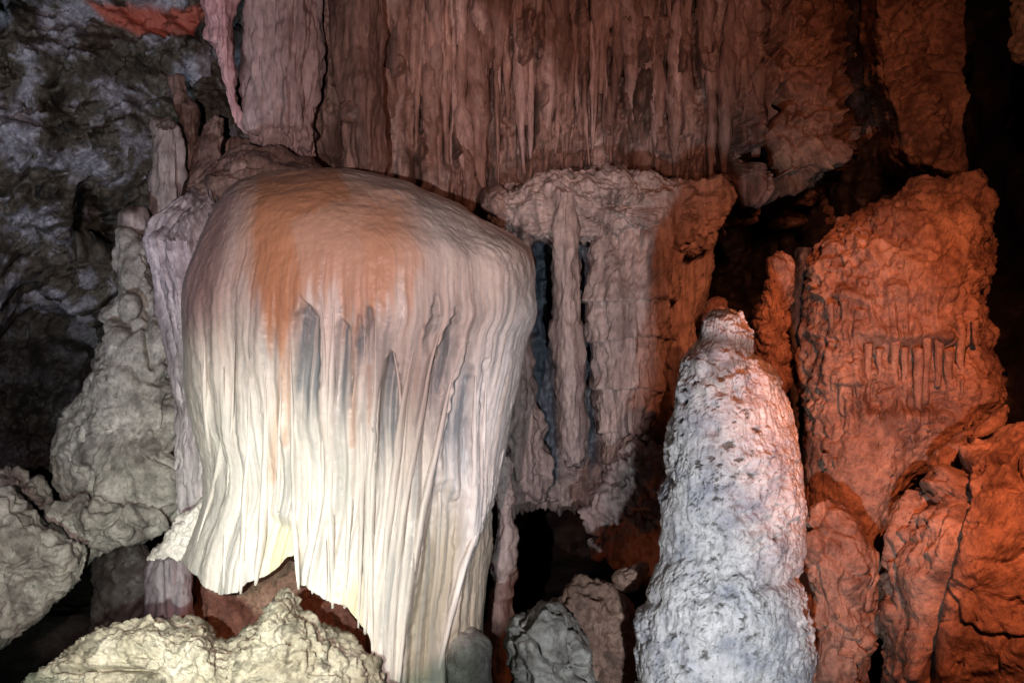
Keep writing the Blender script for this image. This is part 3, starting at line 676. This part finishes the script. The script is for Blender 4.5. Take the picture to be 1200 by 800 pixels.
# ================================================================== RIGHT RED ROCKS
REDM = [(944, 330), (952, 300), (985, 262), (1030, 240), (1075, 212), (1110, 205), (1150, 196), (1164, 225), (1168, 300), (1160, 350), (1162, 400), (1176, 440), (1176, 480), (1140, 525), (1090, 555), (1052, 590), (1032, 640), (1015, 690), (980, 715), (945, 700), (938, 600), (942, 480), (938, 400)]
DRIPS = [(1018, 402, 470, 5), (1032, 408, 440, 5), (1048, 395, 480, 7), (1062, 402, 478, 6), (1073, 400, 486, 6), (1088, 390, 480, 8), (1102, 402, 478, 5), (1112, 405, 470, 5), (990, 350, 392, 6), (1005, 355, 396, 6), (975, 360, 400, 6), (1125, 380, 430, 6), (1140, 370, 430, 6), (985, 450, 478, 5), (998, 452, 476, 5), (1010, 450, 490, 5)]
def redm_disp(V, px, py, N, S=None):
    d = rock(.08, 2.2, .03, 3.0, .55, 6.0)(V, px, py, N) * (1 - .55 * sstep(480, 540, py))
    zone = polymask(px, py, [(960, 340), (1150, 330), (1160, 470), (1100, 490), (960, 500)], 20)
    d += zone * .05 * billow(np.stack([V[:, 0] * 11, V[:, 1] * 3, V[:, 2] * 2.0], 1), 2, .5)
    top = polymask(px, py, [(940, 330), (1000, 240), (1170, 190), (1170, 330), (1040, 330)], 20); d += top * (.03 * fbm(V * 6, 5, .6) - .02 * billow(V * 9, 3, .5))
    # rows of small eaves the drips hang from
    for ey, ex0, ex1, a in ((398, 1010, 1120, .08), (447, 975, 1020, .07), (352, 960, 1012, .06), (345, 1030, 1150, .05)):
        yy = py - ey - 22 * perlin(V * 2.2 + ey) - 8 * perlin(V * 7 + ey); d += a * sstep(ex0 - 15, ex0 + 10, px) * sstep(ex1 + 15, ex1 - 10, px) * np.exp(-np.maximum(0, -yy) / 18.0) * sstep(6, -3, yy)
    d -= .10 * polymask(px, py, [(1010, 405), (1120, 405), (1118, 482), (1020, 480)], 8)
    return d
def redm_attr(V, px, py, d):
    return {'dark': sstep(.3, .7, fbm(V * 4 + 9, 4)) * .6, 'pale': polymask(px, py, [(1030, 330), (1010, 280), (1080, 215), (1160, 200), (1165, 330)], 40) * sstep(-.2, .5, fbm(V * 5, 4)) * .7}
rm = empty('flowstone_bank', at(1050, 700, 7.0))
tag(rm, 'broad rust red rock bank with rows of short drip columns right of the white stalagmite', 'rock')
hang(pebble('rock_face', REDM, 7.1, .75, redm_disp, M['red'], p=4, centre=(1060, 450), res=2.0, tilt=(-.10, -.06), back=.8, attrs=redm_attr), rm)
def red_Y(px, py):
    return 7.1 - .10 * (px - 1060) / 100 - .06 * (py - 450) / 100 - .69
_r = random.Random(11)
DRIPS = [(x + _r.uniform(-3, 3), a + _r.uniform(-8, 8), b + _r.uniform(-26, 10), h * _r.uniform(.6, 1.15)) for x, a, b, h in DRIPS]
for _ in range(16):
    x = _r.uniform(960, 1150); ya = _r.uniform(300, 540)
    DRIPS.append((x, ya, ya + _r.uniform(10, 40), _r.uniform(1.6, 4.0)))
for i, (x, ya, yb, hw) in enumerate(DRIPS):
    Y = red_Y(x, ya) - .035
    pts = [(*at(x + .6 * k * random.uniform(-1, 1), ya + (yb - ya) * k / 5, Y + .008 * k), hw * Y / F * (1.15 - .45 * k / 5)) for k in range(6)]
    hang(rib('drip_column', pts, M['red'], None, squash=1.0, seed=i + 50, amp=.25, nseg=16, nside=10), rm)

sp = pebble('rock_spur', [(895, 330), (905, 300), (918, 296), (930, 310), (925, 360), (922, 450), (915, 480), (900, 450), (888, 430), (884, 390)], 7.2, .2, rock(.07, 3.5, .04, 4, .5, 3.0), M['red'], res=2)
tag(sp, 'narrow rust red spur of rock between the stalagmite tip and the broad red bank', 'rock')
pl = ring('shadow_band', [(290, 935, 958, 7.3, .1), (330, 926, 952, 7.3, .15), (400, 922, 942, 7.3, .15), (500, 930, 944, 7.3, .15), (560, 935, 948, 7.3, .1)], rock(.03, 4), M['deep'], res=2)  # dark band added for the shadow beside the red bank
tag(pl, 'thin dark grey band standing in for shadow along the left edge of the broad red bank', 'column')

BRD = [(945, 600), (975, 590), (1000, 612), (1022, 650), (1031, 685), (1028, 740), (1018, 800), (1025, 850), (940, 850), (942, 720), (938, 650)]
bd = pebble('boulder', BRD, 5.9, .35, rock(.07, 2.6, .04, 3, .3, 9.0), M['red'], p=3, centre=(980, 720), res=1.9)
tag(bd, 'small orange brown boulder squeezed against the right foot of the white stalagmite', 'boulder')
LRB = [(1022, 800), (1030, 720), (1045, 660), (1060, 610), (1085, 565), (1120, 530), (1160, 508), (1200, 495), (1260, 500), (1290, 600), (1290, 860), (1150, 890), (1030, 870)]
def lrb_disp(V, px, py, N, S=None):
    d = rock(.11, 2.0, .07, 2.2, .28, 14.0, .3)(V, px, py, N)
    dd = polyline_dist(px, py, [(1118, 540), (1120, 600), (1112, 660), (1095, 690), (1085, 740), (1090, 800)])
    d -= .16 * np.exp(-(dd / 9.0) ** 2)
    z = polymask(px, py, [(1065, 600), (1110, 590), (1110, 650), (1068, 655)], 10); d += z * .035 * billow(np.stack([V[:, 0] * 14, V[:, 1] * 14, V[:, 2] * 5], 1), 2)
    return d
lb = pebble('boulder', LRB, 5.6, .6, lrb_disp, M['red'], p=2.6, centre=(1140, 690), res=2.0, tilt=(-.25, 0))
tag(lb, 'big orange lit boulder with a dark crevice filling the bottom right corner', 'boulder')
rg = pebble('rock_ridge', [(1085, 560), (1105, 528), (1140, 498), (1172, 476), (1183, 478), (1182, 492), (1150, 520), (1115, 548), (1095, 572)], 6.0, .15, rock(.04, 4, .02, 4), M['red'], res=2, centre=(1130, 522))
tag(rg, 'slanting reddish ridge of rock along the top of the bottom right boulder', 'rock')

# ================================================================== MIDDLE LOW ROCKS
jr = pebble('boulder', [(690, 610), (694, 580), (712, 545), (735, 522), (752, 516), (770, 520), (800, 540), (805, 640), (760, 668), (715, 660), (690, 640)], 7.2, .35, rock(.10, 3, .05, 3.5, .5, 21.0), M['pinkwall'], res=2)
tag(jr, 'knobbly brown boulder in the dark gap just left of the stalagmite waist', 'boulder')
kr = pebble('boulder', [(597, 800), (599, 744), (608, 718), (627, 704), (650, 708), (674, 728), (694, 756), (704, 790), (704, 850), (600, 850)], 5.6, .35, rock(.07, 2.4, .09, 3, .5, 25.0, -.4), M['grey'], res=1.8)
tag(kr, 'rough grey boulder at the bottom between the dark gap and the stalagmite base', 'boulder')
kr2 = pebble('boulder', [(640, 700), (655, 685), (680, 674), (710, 678), (735, 695), (748, 720), (752, 790), (740, 850), (690, 850), (665, 760), (645, 722)], 6.0, .3, rock(.08, 3, .05, 3.5, .5, 28.0), M['red'], res=1.8)
tag(kr2, 'flat topped reddish boulder behind the rough grey one beside the stalagmite base', 'boulder')
kp = pebble('pebble', [(722, 676), (733, 664), (748, 657), (762, 664), (752, 686), (734, 690)], 5.7, .1, rock(.04, 6, .03, 6), M['red'], res=1.8)
tag(kp, 'small reddish stone on the flat topped boulder against the stalagmite foot', 'stone')
gp = pebble('stone_stump', [(516, 800), (516, 765), (522, 745), (540, 736), (560, 740), (574, 755), (578, 800), (578, 860), (516, 860)], 5.5, .2, rock(.03, 3), M['grey'], p=2.6, res=1.8)
tag(gp, 'smooth grey green stump of stone at the foot of the big flowstone right side', 'stone')
lp = ring('side_column', [(535, 586, 596, 6.6, .05), (570, 580, 604, 6.6, .12), (620, 580, 606, 6.6, .14), (690, 576, 602, 6.6, .14), (800, 560, 600, 6.6, .15), (860, 560, 600, 6.6, .15)], rock(.05, 4), M['pinkwall'], res=2)
tag(lp, 'narrow brown column half hidden behind the lower right edge of the big flowstone', 'column')

# ================================================================== LEFT ROCKS
LR = [(98, 628), (84, 600), (62, 565), (60, 530), (80, 490), (104, 440), (122, 400), (122, 365), (142, 330), (160, 325), (185, 330), (205, 370), (215, 440), (222, 520), (222, 600), (180, 612), (150, 598), (120, 630)]
def lr_disp(V, px, py, N, S=None):
    d = rock(.085, 2.2, .06, 2.2, .32, 31.0, .3)(V, px, py, N)
    for ln in ([(160, 440), (185, 448), (205, 440)], [(90, 560), (95, 590), (92, 620)], [(145, 590), (165, 595), (190, 610)], [(130, 370), (150, 385), (165, 380)], [(170, 370), (172, 400), (178, 430)]):
        d -= .07 * np.exp(-(polyline_dist(px, py, ln) / 5.0) ** 2)
    return d
lr = empty('knobbly_rock', at(140, 620, 6.6))
tag(lr, 'knobbly grey rock slope leaning up against the left side of the ribbed drapery', 'rock')
hang(pebble('rock_body', LR, 6.9, .5, lr_disp, M['grey'], p=2.6, centre=(150, 500), res=1.9, tilt=(0, -.12)), lr)
hang(pebble('neck', [(130, 300), (136, 272), (150, 268), (168, 280), (178, 320), (190, 360), (175, 380), (150, 360), (138, 330)], 7.0, .2, rock(.05, 4, .02, 4), M['grey'], res=1.9), lr)
hang(pebble('knob', [(139, 360), (142, 345), (152, 342), (163, 348), (165, 362), (158, 375), (146, 374)], 6.75, .1, rock(.02, 6), M['grey'], res=1.8), lr)
kb = pebble('round_rock', [(137, 262), (140, 248), (152, 243), (168, 247), (173, 262), (168, 277), (150, 280), (140, 275)], 7.1, .15, rock(.03, 5), M['pinkwall'], res=1.8)
tag(kb, 'round reddish knob of rock on top of the knobbly grey slope', 'rock')
LB = [([(-40, 640), (-30, 585), (5, 572), (30, 590), (60, 615), (95, 632), (105, 650), (90, 680), (55, 710), (30, 735), (0, 760), (-40, 770)], 6.0, 'pale grey boulder at the left edge above the dark hollow'),
      ([(58, 598), (88, 584), (130, 588), (165, 588), (187, 605), (182, 624), (145, 642), (112, 656), (92, 668), (66, 656), (52, 625)], 6.45, 'flattish grey boulder wedged under the knobbly grey slope'),
      ([(-30, 560), (10, 548), (45, 560), (62, 590), (40, 605), (0, 600), (-30, 600)], 6.9, 'brown boulder in shade at the left edge behind the pale grey one')]
for i, (po, Y, lab) in enumerate(LB):
    o = pebble('boulder', po, Y, .3, rock(.08, 2.8, .05, 3, .35, 40.0 + 3 * i), M['grey'], res=1.9); tag(o, lab, 'boulder')
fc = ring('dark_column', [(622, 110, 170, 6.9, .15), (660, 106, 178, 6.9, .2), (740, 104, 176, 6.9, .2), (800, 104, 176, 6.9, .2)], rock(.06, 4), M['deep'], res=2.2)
tag(fc, 'dim dark brown column in the hollow below the left rocks', 'column')

FG = [(18, 812), (40, 792), (60, 775), (90, 751), (120, 734), (160, 725), (195, 727), (232, 729), (252, 748), (272, 750), (285, 737), (300, 732), (312, 718), (328, 700), (342, 694), (350, 714), (365, 724), (386, 735), (410, 752), (432, 774), (448, 800), (470, 850), (300, 900), (100, 890), (10, 860)]
def fg_disp(V, px, py, N, S=None):
    d = rock(.065, 3.0, .035, 4, .55, 51.0, -.4)(V, px, py, N) - .008 * billow(V * 12, 3, .5)
    d += .006 * fbm(V * 30, 3, .6)
    d -= .08 * np.exp(-(polyline_dist(px, py, [(60, 790), (90, 785), (130, 782), (160, 786), (185, 792), (190, 805)]) / 3.0) ** 2)
    return d
fg = pebble('boulder', FG, 5.1, .45, fg_disp, M['yellow'], p=2.4, centre=(250, 810), res=1.7)
tag(fg, 'low yellowish crusted boulder in the bottom left corner in front of the big flowstone', 'boulder')

# ================================================================== UPPER LEFT COLUMNS
def hang_col(name, prof, m, lab, cat, amp=.04, sx=11, res=1.9, seed=0.0, rocky=.03):
    o = ring(name, prof, flutes(amp, sx, .7, 4, rocky, seed), m, res=res); tag(o, lab, cat); return o
hang_col('column', [(-150, 292, 378, 7.5, .3), (60, 288, 380, 7.4, .32), (120, 288, 376, 7.4, .3), (150, 290, 372, 7.4, .3), (175, 305, 370, 7.45, .25), (192, 330, 366, 7.5, .12)], M['pinkcol'], 'thick pinkish fluted column hanging above the left shoulder of the orange dome', 'column', .10, 8, rocky=.02)
hang_col('column', [(-150, 380, 450, 7.2, .25), (60, 386, 450, 7.15, .25), (108, 396, 448, 7.1, .25), (130, 400, 446, 7.1, .24), (190, 404, 448, 7.1, .22), (222, 410, 444, 7.1, .15)], M['wall'], 'smooth brown column hanging over the middle of the orange dome', 'column', .03, 8, seed=3.0, rocky=.02)
kn = pebble('nodule', [(398, 140), (398, 124), (408, 114), (424, 116), (432, 128), (430, 142), (414, 146)], 6.95, .1, rock(.02, 5), M['wall'], res=1.8)
tag(kn, 'small rounded knob bulging from the smooth brown hanging column', 'knob')
hang_col('stalactite', [(-60, 232, 290, 7.3, .15), (8, 236, 276, 7.3, .15), (20, 238, 275, 7.3, .16), (45, 240, 274, 7.3, .16), (58, 250, 276, 7.3, .14), (80, 259, 276, 7.3, .12), (105, 264, 277, 7.3, .09), (128, 268, 280, 7.3, .06), (145, 276, 286, 7.3, .04), (156, 286, 291, 7.3, .02)], M['pinkcal'], 'pink tapering stalactite with a crooked tip beside the red niche', 'stalactite', .035, 10, seed=9.0)
hang_col('column', [(138, 178, 200, 7.5, .08), (150, 175, 212, 7.4, .15), (200, 175, 216, 7.4, .16), (255, 175, 214, 7.4, .16), (300, 178, 214, 7.4, .14)], M['pinkwall'], 'short reddish pillar standing in front of the mottled blue grey wall', 'column', .04, 10, seed=15.0)
hang_col('column', [(90, 196, 212, 7.9, .05), (130, 208, 232, 7.8, .1), (160, 214, 236, 7.8, .12), (230, 216, 240, 7.7, .12)], M['wall'], 'thin curved brown rib right behind the short reddish pillar', 'column', .03, 10, seed=19.0)
hang_col('column', [(140, 246, 262, 7.8, .05), (160, 238, 264, 7.7, .1), (200, 224, 258, 7.6, .12), (225, 222, 240, 7.5, .08)], M['wall'], 'leaning brown lump of stone above the grey ledge', 'column', .04, 9, seed=23.0)

# ribs of the curtain wall: drapery folds as parts of it
rnd = random.Random(5)
for i in range(150):
    x = rnd.uniform(440, 890); ya = rnd.choice([-120, -60, 0, rnd.uniform(0, 120)]); L = rnd.uniform(70, 230)
    yb = min(ya + L, float(upper_bottom(x)) - rnd.uniform(0, 30))
    if yb - ya < 40: continue
    hw = rnd.choice([3, 4, 5, 6, 7, 9, 11, 13]); lean = rnd.uniform(-.06, .06)
    pts = []
    for k in range(9):
        f = k / 8; y = ya + (yb - ya) * f; xx = x + lean * (y - ya) + rnd.uniform(-1.5, 1.5)
        Y = float(upper_depth(np.array(xx), np.array(min(y, float(upper_bottom(xx)) - 10)))) - .03
        r = hw * Y / F * min(1, .3 + f * 2.5) * (1 if f < .6 else 1 - .7 * (f - .6) / .4)
        pts.append((*at(xx, y, Y), r))
    rib('drapery_fold', pts, M[rnd.choice(['wall', 'wall', 'fold'])], upper, squash=1.2, seed=i + 100, amp=.3, nseg=28, nside=10)

# thin cable strung across the mottled wall
_cp = []
for k in range(12):
    f = k / 11; _cp.append((*at(-60 + 165 * f, 208 + 46 * f + 10 * math.sin(math.pi * f), 7.75 + .1 * f), .007))
M['rubber'] = mat('black_cable_rubber', [(0.015, 0.015, 0.015), (0.03, 0.03, 0.03)], 3, 1, .6, .05, 40, tex=.1, speck=0)
tag(rib('cable', _cp, M['rubber'], None, seed=300, amp=.02, nseg=30, nside=8), 'thin dark cable strung across the mottled blue grey wall', 'cable')
eb = pebble('rock', [(1186, 62), (1182, 40), (1186, 15), (1196, -10), (1230, -20), (1240, 60), (1205, 78)], 8.0, .2, rock(.06, 4, .04, 4), M['yellow'], res=2)
tag(eb, 'small dim yellowish lump of rock at the far upper right beyond the black opening', 'rock')
